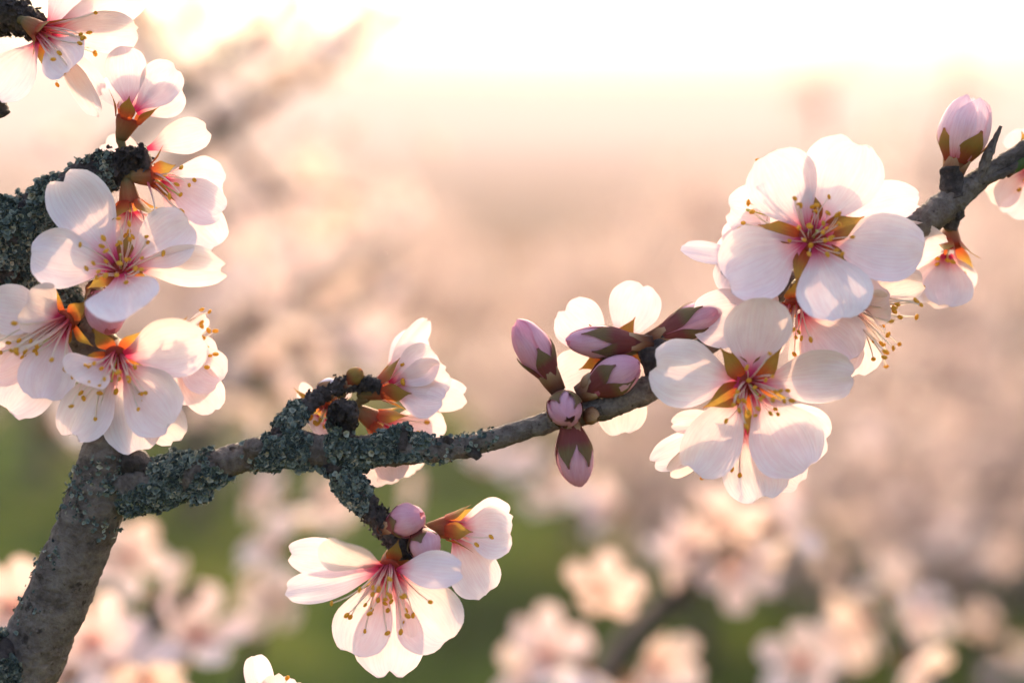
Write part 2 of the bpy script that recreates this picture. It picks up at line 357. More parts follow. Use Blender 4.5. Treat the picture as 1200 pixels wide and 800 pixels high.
UP = Vector((0, 0, 1))
def flower(label, c, axis, petals, n_st=24, spread=0.55, slen=(38, 66), sepals=5, stem=None, seed=1, L0=118, cupr=13, kcam=0.45, stdir=None, group='almond blossoms on the branch in focus', name='almond_blossom', sep_len=36, core=True, cat='blossom', mat=None, fold=0.0):
    """c=(px,py,dd); petals: (tip px, tip py, s, width, roll, opts)"""
    rng = random.Random(seed * 131 + 7)
    C = P(*c); s = (FOCUS + c[2] * S) / FPX
    ax = CV(axis); root = empty(name, C, label, cat, group)
    T0 = Matrix.Translation(-C)
    camv = CV((0, 0, 1))
    for i, pt in enumerate(petals):
        tx, ty, sg, wd = pt[:4]; roll = pt[4] if len(pt) > 4 else 0; op = dict(pt[5]) if len(pt) > 5 else {}
        bx, by, bdd = op.pop('base', (c[0], c[1], 0))
        l2 = math.hypot(tx - bx, ty - by); LL = op.pop('L', L0)
        dz = sg * (math.sqrt(LL * LL - l2 * l2) if l2 < LL else 14)
        k = op.pop('k', kcam)
        B = P(bx, by, c[2] + bdd); Tp = P(tx, ty, c[2] + bdd - dz)
        v = Tp - B; start = B + v.normalized() * s * (op.pop('gap', 10)) + ax * s * 3
        L = (Tp - start).length
        z = camv * k + ax * (1 - k)
        kw = dict(cup=0.13, bow=0.06, notch=0.05, ruffle=0.075); kw.update(op)
        pm = petal_mesh('petal', seed * 17 + i, L * 1.03, wd * s, kw.pop('mat', mat or M_PETAL), **kw)
        obj('petal', pm, root, T0 @ frame(start, v, z, R(roll)))
    # receptacle cup
    prof = [(-26 * s, 5.5 * s), (-22 * s, 7.5 * s), (-14 * s, 10 * s), (-6 * s, cupr * 0.9 * s), (0, cupr * s), (2.5 * s, cupr * 0.93 * s), (0, cupr * 0.72 * s), (-6 * s, cupr * 0.45 * s)]
    fr = frame(C, ax, UP)
    rc = obj('receptacle', lathe('receptacle', prof[:6], M_CUP, seed=seed), root, T0 @ fr)
    if core: obj('flower_core', lathe('flower_core', [(2 * s, cupr * 0.9 * s), (0, cupr * 0.7 * s), (-3 * s, cupr * 0.4 * s), (-4 * s, 0.3 * s)], M_CORE, seed=seed), root, T0 @ fr)
    # sepals
    xa = fr.to_3x3().col[0]; za = fr.to_3x3().col[2]
    angs = [2 * math.pi * (k + 0.5) / 5 + seed for k in range(sepals)] if isinstance(sepals, int) else None
    if angs is None:
        angs = []
        for a in sepals:        # picture angles in degrees, counter-clockwise from right
            d = CV((math.cos(R(a)), math.sin(R(a)), 0)); angs.append(math.atan2(d.dot(za), d.dot(xa)))
    for k, a in enumerate(angs):
        d = xa * math.cos(a) + za * math.sin(a)
        d2 = (d + ax * (fold + rng.uniform(-.25, .25))).normalized()
        ln = sep_len * s * rng.uniform(.9, 1.1)
        sm = petal_mesh('sepal', seed * 29 + k, ln, ln * 0.58, M_SEPAL, cup=0.12, bow=-0.05, ruffle=0.04, pointed=True, nt=8, nu=6, crease=0.0)
        obj('sepal', sm, root, T0 @ frame(C + d * cupr * (0.8 + 0.25 * min(1, fold)) * s - ax * 2 * s, d2, ax - d * fold))
    # stamens
    sax = CV(stdir) if stdir else ax
    sx = sax.orthogonal().normalized(); sy = sax.cross(sx)
    for k in range(n_st):
        a = 2.399963 * k + rng.uniform(-.4, .4); q = math.sqrt((k + .5) / n_st)
        rad = sx * math.cos(a) + sy * math.sin(a)
        d = (sax + rad * spread * q * rng.uniform(.7, 1.25)).normalized()
        ln = rng.uniform(*slen) * s * (0.72 + 0.34 * q)
        fm, tip = FILS[rng.randrange(7)]
        M = frame(C + rad * cupr * 0.62 * q * s - ax * 1 * s, d, rad, rng.uniform(-.5, .5))
        st = obj('stamen', fm, root, T0 @ M @ Matrix.Scale(ln, 4))
        ar = rng.uniform(2.7, 3.5) * s / ln
        Q = Euler((rng.uniform(-.9, .9), rng.uniform(0, 6.28), rng.uniform(-1.2, 1.2))).to_matrix().to_4x4()
        obj('anther', ANTH[rng.randrange(3)], st, Matrix.Translation(tip) @ Q @ Matrix.Scale(ar, 4))
    if n_st:
        pl = slen[0] * s * 0.95
        ps = lathe('pistil', [(0, 2.4 * s), (6 * s, 2.0 * s), (pl * .5, 1.0 * s), (pl * .93, 0.9 * s), (pl * .97, 1.9 * s), (pl, 1.4 * s)], M_PIST, sides=7)
        obj('pistil', ps, root, T0 @ frame(C - ax * 3 * s, sax, UP))
    if stem:
        e = P(*stem); b = C - ax * 22 * s
        tb = Tube([(b + ax * 4 * s, 5 * s), (b - ax * 3 * s, 5.2 * s), (b.lerp(e, .5) - ax * 4 * s, 5 * s), (e, 6 * s)], sides=10, n_per=5, world=True, rough=.1)
        tb.build('pedicel', M_CUP, root)
    return root

def shell(name, mat, prof, az, daz, t0, t1, Rr, L, taper, nt=10, nu=8, seed=0, rip=0.03, lift=0.0, spiral=0.0):
    """piece of a surface of revolution prof(t)->radius factor, centred at azimuth az, half width daz"""
    V, UV, F = [], [], []; off = Vector((seed * 1.9, seed * .7, 0))
    for i in range(nt + 1):
        q = i / nt; t = t0 + (t1 - t0) * q
        for j in range(nu + 1):
            u = -1 + 2 * j / nu
            a = az + u * daz * taper(q)
            r = Rr * prof(t) * (1 + lift * q + spiral * u + rip * noise.noise(Vector((u * 1.4, t * 3, 0)) + off)) * (1 + 0.02)
            V.append((math.cos(a) * r, t * L, math.sin(a) * r)); UV.append((u * .5 + .5, q))
    for i in range(nt):
        for j in range(nu):
            b = i * (nu + 1) + j; F.append((b, b + nu + 1, b + nu + 2, b + 1))
    return mesh(name, V, F, mat, UV)
def bud(label, base, tip, width, dtip=0, opening=0.0, seed=1, scales=5, sep_t=0.55, petal=None, npet=4, group='flower buds on the branch in focus', stemr=0.5, name='flower_bud', open_len=0, sepm=None):
    rng = random.Random(seed * 77 + 3)
    C = P(*base); Tp = P(tip[0], tip[1], base[2] - dtip); s = (FOCUS + base[2] * S) / FPX
    L = (Tp - C).length; Rr = width * s / 2
    root = empty(name, C, label, 'bud', group); T0 = Matrix.Translation(-C)
    M = T0 @ frame(C, Tp - C, CV((0, 0, 1)), rng.uniform(0, 6.28))
    def prof(t):
        if t < 0.48: return stemr + (1 - stemr) * math.sin(max(0, t) / 0.48 * math.pi / 2) ** 1.1
        q = min(1.0, (t - 0.48) / 0.52)
        return max(0.03, (1 - q ** 2.2) ** 0.62) * (1 - opening) + opening * (1 - 0.18 * q)
    for k in range(npet):
        az = 2 * math.pi * k / npet + rng.uniform(-.2, .2)
        tp = (lambda q: 1.0 - 0.35 * max(0, q - 0.6) ** 1.0 / 0.4) if opening == 0 else (lambda q: (1 - max(0, (q - .55) / .45) ** 2.4 * 0.93))
        t_end = 1.0 + rng.uniform(-.03, .03) if opening else (0.94, 0.97, 0.99, 1.0, 1.0)[k]
        m = shell('petal', petal or M_BUDPETAL, prof, az, R(200 / npet + (18 if opening else 32)), 0.05, t_end, Rr * (1 - 0.035 * (k % 2 if opening else k)), L, tp, nt=14, nu=12, seed=seed + k, rip=0.06, spiral=0.085)
        obj('petal', m, root, M)
    # inner body so that the bud is not hollow at the base
    obj('receptacle', lathe('receptacle', [(-0.16 * L, Rr * 0.42), (-0.05 * L, Rr * (stemr * .9)), (0.05 * L, Rr * stemr * 1.0), (0.22 * L, Rr * 0.78), (0.3 * L, Rr * 0.5)], M_CUP if opening else M_BUDSEPAL, seed=seed), root, M)
    for k in range(5):
        az = 2 * math.pi * k / 5 + rng.uniform(-.15, .15)
        m = shell('sepal', sepm or M_BUDSEPAL, lambda t: prof(t) * 1.04, az, R(40), 0.0, sep_t * rng.uniform(.85, 1.15), Rr, L, lambda q: 1 - 0.92 * sstep(.35, 1, q), nt=9, nu=6, seed=seed + 20 + k, rip=0.05, lift=0.05)
        obj('sepal', m, root, M)
    for k in range(scales):
        az = 2 * math.pi * k / max(1, scales) + rng.uniform(-.3, .3)
        m = shell('bud_scale', M_SCALE, lambda t: stemr * (0.9 + 0.6 * (t + .24)), az, R(48), -0.26 + rng.uniform(-.03, .03), 0.04 + rng.uniform(0, .10), Rr, L, lambda q: 1 - 0.75 * sstep(.4, 1, q), nt=6, nu=5, seed=seed + 40 + k, rip=0.12, lift=0.2)
        obj('bud_scale', m, root, M)
    return root

#SETTING
# ------------------------------------------------------------------ the setting: terrain
def ground_z(x, y):
    yy = max(y, -20)
    base = -6.0 * (1 - math.exp(-yy / 45)) if yy > 0 else -0.133 * yy
    return base + 0.10 * noise.noise(Vector((x * .25, y * .25, 0))) * min(1, math.hypot(x, y) / 4) + (0.5 * noise.noise(Vector((x * .03, y * .03, 4))) if y > 25 else 0)
def ground_mat():
    m, n, N, L = new_mat('meadow_ground')
    tc = N('ShaderNodeTexCoord')
    n1 = N('ShaderNodeTexNoise'); n1.inputs['Scale'].default_value = 0.9; n1.inputs['Detail'].default_value = 5; L(tc.outputs['Object'], n1.inputs[0])
    n2 = N('ShaderNodeTexNoise'); n2.inputs['Scale'].default_value = 0.05; n2.inputs['Detail'].default_value = 3; L(tc.outputs['Object'], n2.inputs[0])
    c1 = N('ShaderNodeValToRGB'); ramp(c1, [(0.35, (0.018, 0.036, 0.012)), (0.5, (0.045, 0.075, 0.016)), (0.65, (0.12, 0.12, 0.026))]); L(n1.outputs[0], c1.inputs[0])  # mottled greens; the darkest also paint shadow patches into the meadow
    c2 = N('ShaderNodeValToRGB'); ramp(c2, [(0.4, (1, 1, 1)), (0.6, (1.5, 1.15, 1.1))]); L(n2.outputs[0], c2.inputs[0])
    sx = N('ShaderNodeSeparateXYZ'); L(tc.outputs['Object'], sx.inputs[0])
    fy = N('ShaderNodeMath', operation='MULTIPLY_ADD'); L(n2.outputs[0], fy.inputs[0]); fy.inputs[1].default_value = 16; L(sx.outputs[1], fy.inputs[2])
    mr = N('ShaderNodeMapRange'); mr.inputs[1].default_value = 22; mr.inputs[2].default_value = 34; L(fy.outputs[0], mr.inputs[0])
    soil = N('ShaderNodeMixRGB'); L(mr.outputs[0], soil.inputs[0]); L(c1.outputs[0], soil.inputs[1]); soil.inputs[2].default_value = (0.135, 0.10, 0.062, 1)
    mm = N('ShaderNodeMixRGB', blend_type='MULTIPLY'); mm.inputs[0].default_value = 1; L(soil.outputs[0], mm.inputs[1]); L(c2.outputs[0], mm.inputs[2])
    b = N('ShaderNodeBump'); b.inputs['Distance'].default_value = 0.1; L(n1.outputs[0], b.inputs['Height'])
    pr = N('ShaderNodeBsdfPrincipled'); L(mm.outputs[0], pr.inputs['Base Color']); pr.inputs['Roughness'].default_value = 1.0; pr.inputs['Specular IOR Level'].default_value = 0.0; L(b.outputs[0], pr.inputs['Normal'])
    out = N('ShaderNodeOutputMaterial'); L(pr.outputs[0], out.inputs[0]); return m
def axis_steps(far):
    a = [0]; st = 0.7
    while a[-1] < far: a.append(a[-1] + st); st *= 1.13
    return a
xs = axis_steps(900); xs = [-v for v in xs[:0:-1]] + xs
ys = [-14, -9, -5, -2] + axis_steps(1600)
V = [(x, y, ground_z(x, y)) for y in ys for x in xs]; nx_ = len(xs)
F = [(i * nx_ + j, i * nx_ + j + 1, (i + 1) * nx_ + j + 1, (i + 1) * nx_ + j) for i in range(len(ys) - 1) for j in range(nx_ - 1)]
tag(obj('ground', mesh('ground', V, F, ground_mat())), kind='structure')
# grass blades on the slope below the branch
rng = random.Random(5); V, F = [], []
for k in range(26000):
    y = 1.5 + 13 * rng.random() ** 1.4; x = rng.uniform(-.5, .5) * (2.5 + y * 1.0); z = ground_z(x, y)
    h = rng.uniform(.06, .22); a = rng.uniform(0, 6.28); wv = Vector((math.cos(a), math.sin(a), 0)) * rng.uniform(.004, .009)
    b = Vector((x, y, z - .01)); ln = Vector((rng.uniform(-.08, .08), rng.uniform(-.08, .08), h)); i = len(V)
    V += [b - wv, b + wv, b + ln * .6 + wv * .6, b + ln * .6 - wv * .6, b + ln + Vector((ln.x, ln.y, -.02))]
    F += [(i, i + 1, i + 2, i + 3), (i + 3, i + 2, i + 4)]
M_GRASS = simple('grass_blade', (0.060, 0.105, 0.014), 0.8, 0.45, 0.7, 0.9, spec=0.05)  # strong tone noise paints shadowed and brighter patches into the grass
tag(obj('grass', mesh('grass', V, F, M_GRASS)), 'green spring grass covering the slope under the orchard trees', 'grass', kind='stuff')

# ------------------------------------------------------------------ orchard trees
def crown_mat():
    m, n, N, L = new_mat('orchard_blossom')
    g = N('ShaderNodeNewGeometry')
    cr = N('ShaderNodeValToRGB'); ramp(cr, [(0.0, (0.34, 0.18, 0.12)), (0.15, (0.60, 0.40, 0.34)), (0.5, (0.74, 0.60, 0.56)), (1.0, (0.80, 0.69, 0.65))]); L(g.outputs['Random Per Island'], cr.inputs[0])
    df = N('ShaderNodeBsdfDiffuse'); L(cr.outputs[0], df.inputs[0]); tr = N('ShaderNodeBsdfTranslucent'); L(cr.outputs[0], tr.inputs[0])
    mx = N('ShaderNodeMixShader'); mx.inputs[0].default_value = .6; L(df.outputs[0], mx.inputs[1]); L(tr.outputs[0], mx.inputs[2])
    out = N('ShaderNodeOutputMaterial'); L(mx.outputs[0], out.inputs[0]); return m
M_CROWN = crown_mat()
def tree_proto(seed, n_limb=7, dense=1.0):
    """unit-ish almond tree about 2.4 m tall: meshes for the trunk, limbs and crown"""
    rng = random.Random(seed); limbs = []
    top = Vector((rng.uniform(-.1, .1), rng.uniform(-.1, .1), .75))
    trunk = Tube([(Vector((0, 0, -.1)), .10), (Vector((.02, 0, .3)), .075), (top, .06)], sides=9, n_per=5, world=True, rough=.12, seed=seed)
    ends = []
    for k in range(n_limb):
        a = 2 * math.pi * k / n_limb + rng.uniform(-.4, .4); out = rng.uniform(.5, 1.15); hh = rng.uniform(1.3, 2.3)
        e = Vector((math.cos(a) * out, math.sin(a) * out, hh)); mid = top.lerp(e, .5) + Vector((math.cos(a) * .15, math.sin(a) * .15, -.05))
        limbs.append(Tube([(top - Vector((0, 0, .08)), .045), (mid, .03), (e, .01)], sides=6, n_per=6, world=True, rough=.15, seed=seed + k))
        pts = [top.lerp(mid, .6), mid, mid.lerp(e, .35), mid.lerp(e, .7), e]
        for p in pts[1:]:
            for q in range(3):
                d = Vector((rng.gauss(0, 1), rng.gauss(0, 1), rng.gauss(0.25, .8))).normalized() * rng.uniform(.25, .6)
                limbs.append(Tube([(p, .010), (p + d * .5 + Vector((0, 0, .03)), .007), (p + d, .003)], sides=4, n_per=3, world=True, rough=0, seed=k))
                ends.append((p, p + d))
    V, F = [], []
    for p, e in ends:
        for k in range(int(46 * dense)):
            t = rng.random() ** .7; c = p.lerp(e, t) + Vector((rng.gauss(0, 1), rng.gauss(0, 1), rng.gauss(0, 1))) * .055
            x = Vector((rng.gauss(0, 1), rng.gauss(0, 1), rng.gauss(0, 1))).normalized(); y = x.orthogonal().normalized(); z = x.cross(y); r = rng.uniform(.014, .026)
            i = len(V)
            V += [c + y * r, c + z * r + x * r * .4, c - y * r, c - z * r + x * r * .4]; F += [(i, i + 1, i + 2, i + 3)]
    tV, tF = [], []
    for tb in limbs:
        b = len(tV); tV += tb.V; tF += [tuple(q + b for q in f) for f in tb.F]
    return mesh('trunk', trunk.V, trunk.F, M_BARKF, trunk.uvs), mesh('branchwork', tV, tF, M_BARKF, [(0, 0)] * len(tV)), mesh('crown', V, F, M_CROWN, smooth=False)
PROTO = [tree_proto(11), tree_proto(23, 8), tree_proto(37, 6, .8)]
LANKY = tree_proto(91, 5, .9)
def place_tree(px, py_top, y, label, seed, protos=None, hmax=None, group='blossoming orchard trees beyond the branch'):
    # a pixel gives the bearing, the slope gives the foot of the tree, the top pixel its height
    rng = random.Random(seed)
    d = P(px, py_top, depth=1.0) - CAM; q = CAM + d * (y / d.y); gz = ground_z(q.x, y); h = q.z - gz
    t = empty('almond_tree', (q.x, y, gz), label, 'tree', group)
    k = h / 2.35; t.scale = (k * rng.uniform(1.0, 1.2), k * rng.uniform(1., 1.2), k); t.rotation_euler.z = rng.uniform(0, 6.28)
    a, l, c = protos or PROTO[seed % 3]
    obj('trunk', a, t); tag(obj('branchwork', l, t), kind='stuff'); cr_ = obj('crown', c, t); cr_['kind'] = 'stuff'
    return t
def tree_label(px, y):
    if y >= 19: return 'small far almond tree fading into the haze at the valley edge', 'far trees at the valley edge'
    if px > 800: return 'blurred pale pink almond tree behind the bushy end of the branch', 'orchard trees behind the bushy end'
    if px < 400: return 'blurred pale pink almond tree behind the thick lichen stem', 'orchard trees behind the thick stem'
    return 'blurred pale pink almond tree behind the pink bud cluster', 'orchard trees behind the bud cluster'
for i, (px, pt, y) in enumerate([(1090, 300, 5.6), (1215, 250, 7.0), (925, 330, 6.6), (1000, 250, 9.5), (1140, 215, 12.0), (850, 260, 13.5), (760, 330, 9.0), (700, 280, 16), (960, 205, 19), (1220, 200, 20),
                                 (340, 235, 12), (215, 225, 9), (600, 350, 13), (380, 215, 16), (120, 250, 7.5), (560, 300, 22), (650, 292, 26), (470, 290, 15), (680, 360, 8.5), (830, 400, 5.6), (1180, 430, 4.6), (990, 420, 4.8), (480, 235, 24), (790, 225, 27), (1060, 195, 30), (880, 190, 40), (30, 200, 11), (250, 190, 20)]):
    place_tree(px, pt, y, tree_label(px, y)[0], i, group=tree_label(px, y)[1])
place_tree(1012, 62, 12.5, 'tall thin almond tree rising above the hazy horizon', 40, LANKY, group=None)
#BRANCHES
# ------------------------------------------------------------------ the sharp branch
BR = empty('almond_branch', P(112, 590, 10), 'grey brown almond branch forking to the right with blue grey lichen', 'branch')
tk = Tube([(-10, 860, 25, 44), (25, 790, 22, 41), (58, 720, 18, 38), (88, 650, 14, 36), (112, 590, 10, 35), (128, 530, 10, 32), (138, 480, 18, 29), (128, 430, 38, 27), (95, 385, 46, 27), (50, 340, 44, 28), (22, 305, 40, 30)], seed=1, rough=.05, fine=.035, sides=64, n_per=30)
tk.build('main_stem', M_BARK, BR)
ub = Tube([(-70, 335, 34, 56), (0, 300, 30, 47), (35, 265, 26, 35), (70, 235, 22, 27), (110, 207, 20, 21), (145, 193, 20, 18), (174, 186, 20, 17)], seed=2, rough=.13, fine=.12, ridges=.12, sides=48, n_per=24)
ub.build('upper_branch', M_BARKD, BR)
bl = Tube([(-60, 805, 0, 46), (-10, 780, -5, 36), (14, 772, -8, 26), (22, 770, -8, 14)], seed=3, rough=.12)
bl.build('low_branch', M_BARKD, BR)
bb = Tube([(112, 577, 14, 28), (150, 572, 4, 27), (190, 565, 0, 26), (230, 553, 0, 21), (270, 540, 0, 18), (310, 530, 0, 19), (345, 526, 0, 21), (400, 530, 0, 20), (450, 527, 0, 19), (490, 527, 0, 16), (540, 524, 0, 13.5), (600, 508, 0, 12), (650, 492, 0, 12.5), (700, 480, 0, 14), (740, 465, 0, 15), (775, 447, 5, 15), (815, 415, 25, 14), (870, 370, 48, 14), (940, 325, 55, 14), (1010, 292, 50, 14), (1060, 272, 40, 15), (1095, 252, 34, 18), (1120, 232, 34, 17), (1150, 208, 36, 12), (1180, 188, 38, 10), (1240, 148, 42, 9)], seed=4, rough=.09, fine=.06, sides=48, n_per=26)
bb.build('side_branch', M_BARK, BR)
s1 = Tube([(318, 527, 5, 14), (338, 500, 12, 12), (360, 476, 18, 10), (386, 458, 25, 9), (414, 449, 30, 10), (446, 453, 34, 9)], seed=5, rough=.16, fine=.16, ridges=.2, sides=44, n_per=24)
s1.build('spur_twig', M_BARKD, BR)
st = Tube([(400, 528, -8, 17), (402, 508, -16, 12), (400, 494, -20, 11), (407, 484, -22, 13), (418, 483, -22, 12)], seed=6, rough=.3, fine=.28, ridges=.12, sides=44, n_per=24)
st.build('broken_stub', M_BARKD, BR)
sp = Tube([(393, 538, -2, 18), (410, 568, -6, 15), (430, 592, -6, 12.5), (450, 615, -4, 12), (472, 640, 0, 12), (487, 652, 4, 10)], seed=7, rough=.16, fine=.16, ridges=.22, sides=44, n_per=24)
sp.build('spur_twig', M_BARKD, BR)
nubs = [([(305, 532, -5, 14), (298, 525, -16, 12.5), (296, 523, -22, 11)], M_BARK), ([(140, 548, 0, 12), (160, 540, -12, 14), (173, 547, -14, 8)], M_BARKD), ([(232, 566, -2, 9), (238, 588, -5, 9)], M_BARKD),
        ([(545, 522, -4, 9), (556, 531, -8, 7), (561, 537, -8, 4)], M_BARKD), ([(466, 522, -6, 15), (470, 506, -9, 9), (468, 500, -9, 5)], M_BARKD), ([(528, 518, -8, 5), (521, 513, -12, 4)], M_BARKD),
        ([(772, 445, 3, 13), (764, 422, 2, 14), (757, 406, 4, 12), (752, 398, 6, 9)], M_BARKD), ([(764, 422, 4, 11), (770, 402, 8, 11), (778, 391, 12, 10)], M_BARKD), ([(670, 487, -4, 12), (660, 478, -14, 12)], M_BARKD),
        ([(1120, 232, 30, 14), (1115, 212, 30, 13), (1114, 196, 30, 11)], M_BARKD), ([(1120, 245, 36, 12), (1112, 268, 40, 9)], M_BARKD), ([(1145, 212, 30, 7), (1170, 206, 29, 5.5), (1200, 190, 29, 5), (1240, 165, 29, 4)], M_BARK),
        ([(1148, 208, 28, 5), (1158, 182, 24, 6), (1164, 168, 24, 4), (1173, 148, 24, 2)], M_BARK), ([(1120, 238, 28, 4), (1124, 256, 22, 2)], M_BARKD)]
for i, (pts, mt) in enumerate(nubs):
    Tube(pts, seed=20 + i, rough=.16, fine=.1, ridges=.08 if mt is M_BARKD else 0, sides=18, n_per=8).build('knob' if len(pts) == 3 else 'twig', mt, BR)
tl = Tube([(-50, 0, 42, 20), (5, 14, 38, 21), (32, 26, 36, 15), (48, 40, 34, 9)], seed=50, rough=.15, fine=.1, ridges=.15); tl.build('upper_twig', M_BARKD, BR)
Tube([(-30, 128, 20, 12), (-4, 124, 18, 12), (4, 135, 18, 8)], seed=51, rough=.2, fine=.1).build('upper_twig', M_BARKD, BR)
rng = random.Random(9)
front = lambda n: n.z > -0.5
LV, LF, LA = lichen_on([(bb, .02, .145, 2850, 4.6, lambda n: n.y < .75 and n.z > -.4), (bb, .06, .16, 665, 4.6, front), (bb, .195, .262, 1500, 4.3, lambda n: n.z > -.4), (bb, .268, .31, 900, 4.2, lambda n: n.z > -.4 and n.y < .9), (bb, .31, .37, 1100, 4.3, lambda n: n.z > -.4 and n.y > -.5), (bb, .18, .2, 76, 3.3, front), (bb, .36, .43, 133, 3.3, lambda n: n.z > 0),
                        (ub, .12, .62, 4940, 4.6, front), (ub, .62, .8, 304, 4.0, front), (bl, .1, 1, 1710, 5.3, front), (s1, 0, .38, 798, 4.6, front), (sp, 0, .42, 798, 4.0, front), (st, 0, .55, 608, 4.0, front),
                        (tk, .34, .5, 209, 3.3, lambda n: n.z > .1), (tk, .05, .34, 171, 3.0, lambda n: n.x < -.1), (tk, .78, 1, 950, 4.6, front)], rng)
for pts, cnt in (([(466, 522, -6, 15), (470, 506, -9, 9), (468, 500, -9, 5)], 190), ([(232, 566, -2, 9), (238, 588, -5, 10)], 120), ([(205, 545, 0, 12), (212, 528, -2, 8)], 130), ([(345, 512, -2, 16), (322, 500, -2, 9)], 240), ([(398, 528, -14, 16), (402, 515, -14, 12)], 200), ([(430, 530, -12, 14), (450, 522, -12, 12)], 150), ([(0, 228, 10, 5), (5, 240, 12, 7)], 60)):
    t_ = Tube(pts, sides=14, n_per=6); v, f, a = lichen_on([(t_, 0, 1, int(cnt * 1.6), 4.4, None)], rng)
    b = len(LV); LV += v; LF += [tuple(q + b for q in ff) for ff in f]; LA += a
SV, SF, SA = lichen_on([(s1, .35, 1, 150, 3.6, None), (st, .5, 1, 150, 5, None), (sp, .35, 1, 200, 3.2, None), (ub, .7, 1, 280, 4.5, None), (tl, .3, 1, 260, 5, None)], rng)
so = obj('bark_scales', mesh('bark_scales', [v - BR.location for v in SV], SF, M_BARKD, [(0, 0)] * len(SV), smooth=False), BR); so['kind'] = 'stuff'
lo = obj('lichen', mesh('lichen', [v - BR.location for v in LV], LF, M_LICHEN, attr=LA, smooth=False), BR); lo['kind'] = 'stuff'

# ------------------------------------------------------------------ sharp blossoms
E = {}
G_L = 'almond blossoms crowded round the thick stem'
G_R = 'almond blossoms at the bushy end of the side branch'
G_M = 'almond blossoms on the short spurs of the side branch'
# --- group round the thick stem (left)
flower('open white blossom with crimson centre and amber tipped stamens before lichen bark', (141, 316, -22), (.18, .25, .95),
       [(70, 208, .5, 74, 0, dict(notch=.10)), (38, 298, .4, 72, 0, dict(notch=.03, bow=.03)), (224, 262, .3, 72, 0, {}), (263, 312, .8, 62, 48, dict(notch=.07, ruffle=.1)), (152, 372, 1, 84, 0, dict(L=100, bow=.02, cup=.2))],
       n_st=26, stdir=(.22, .42, .8), spread=.85, slen=(40, 66), seed=1, sepals=[150, 215, 330, 20, 80], group=G_L)
flower('blossom tilted down at the edge of the lichen branch with long golden stamens', (78, 375, -14), (-.55, -.5, .65),
       [(-14, 357, .4, 60, 30, {}), (30, 352, 1, 64, 62, dict(L=80)), (52, 468, .5, 66, -30, {}), (8, 480, .2, 92, 0, dict(cup=.2)), (-30, 430, .3, 80, 0, {})],
       n_st=24, stdir=(-.5, -.62, .45), spread=.6, slen=(60, 92), seed=2, group=G_L, stem=(105, 345, 20))
flower('blossom hanging over the thick stem with fan of spread stamens', (136, 416, -26), (.1, -.55, .8),
       [(240, 398, .5, 74, 0, dict(bow=-.03, cup=.18)), (203, 496, .5, 82, 0, {}), (163, 527, -.2, 74, 0, dict(notch=.03)), (208, 515, -.4, 60, 0, {}), (82, 512, .3, 62, 0, dict(notch=.1)), (85, 440, .9, 60, 55, dict(L=88, bow=.1))],
       n_st=28, stdir=(.02, -.75, .55), spread=.75, slen=(42, 78), seed=3, group=G_L, stem=(112, 385, 14))
flower('blossom seen from the side with bare yellow stamens sticking out past its petals', (196, 404, 12), (.9, .05, .1),
       [(258, 448, .2, 58, 0, dict(L=80)), (250, 482, -.1, 50, 20, dict(L=95)), (228, 470, -.2, 60, 0, dict(L=80)), (242, 372, -.4, 40, 50, dict(L=70)), (250, 425, -.6, 55, 0, dict(L=70))],
       n_st=18, stdir=(.92, .18, .1), spread=.6, slen=(44, 66), seed=4, fold=1.0, kcam=.75, group=G_L)
flower('blossom turned away at the broken top twig with pink outer petals', (48, 38, 10), (.72, -.5, .1),
       [(82, 80, .8, 62, 0, dict(L=78, k=.9)), (160, 34, .2, 52, 25, {}), (165, -8, .1, 50, 30, {}), (114, 134, .1, 36, 40, dict(notch=.12)), (120, 108, -.3, 36, 30, {}), (-8, 112, .4, 60, 10, dict(k=.9, L=95)), (100, -30, -.3, 60, 0, {})],
       n_st=20, stdir=(.72, -.45, .1), spread=.75, slen=(55, 88), seed=5, kcam=.8, group=G_L, sepals=5, fold=.9, stem=(25, 25, 30))
flower('blossom with two translucent petals pointing away from the dark spur tip', (178, 206, 18), (.85, .05, -.25),
       [(243, 152, .1, 44, 25, dict(base=(160, 178, 0))), (262, 216, -.2, 62, 0, {}), (259, 250, .3, 52, 10, {}), (254, 288, -.1, 62, 0, {}), (120, 168, -.6, 50, 0, dict(L=90))],
       n_st=12, stdir=(.8, -.5, .3), spread=.6, slen=(50, 78), seed=6, kcam=.85, group=G_L, fold=.9, stem=(165, 192, 20))
flower('blossom hidden behind the white flower showing an orange backlit calyx', (152, 236, 14), (.1, -.9, -.1),
       [(140, 290, -.3, 60, 0, dict(L=90)), (185, 290, -.3, 60, 0, dict(L=90)), (160, 300, .3, 50, 0, dict(L=80)), (120, 280, -.4, 50, 0, dict(L=80))],
       n_st=8, seed=7, kcam=.7, group=G_L, fold=.8, stem=(150, 200, 18))
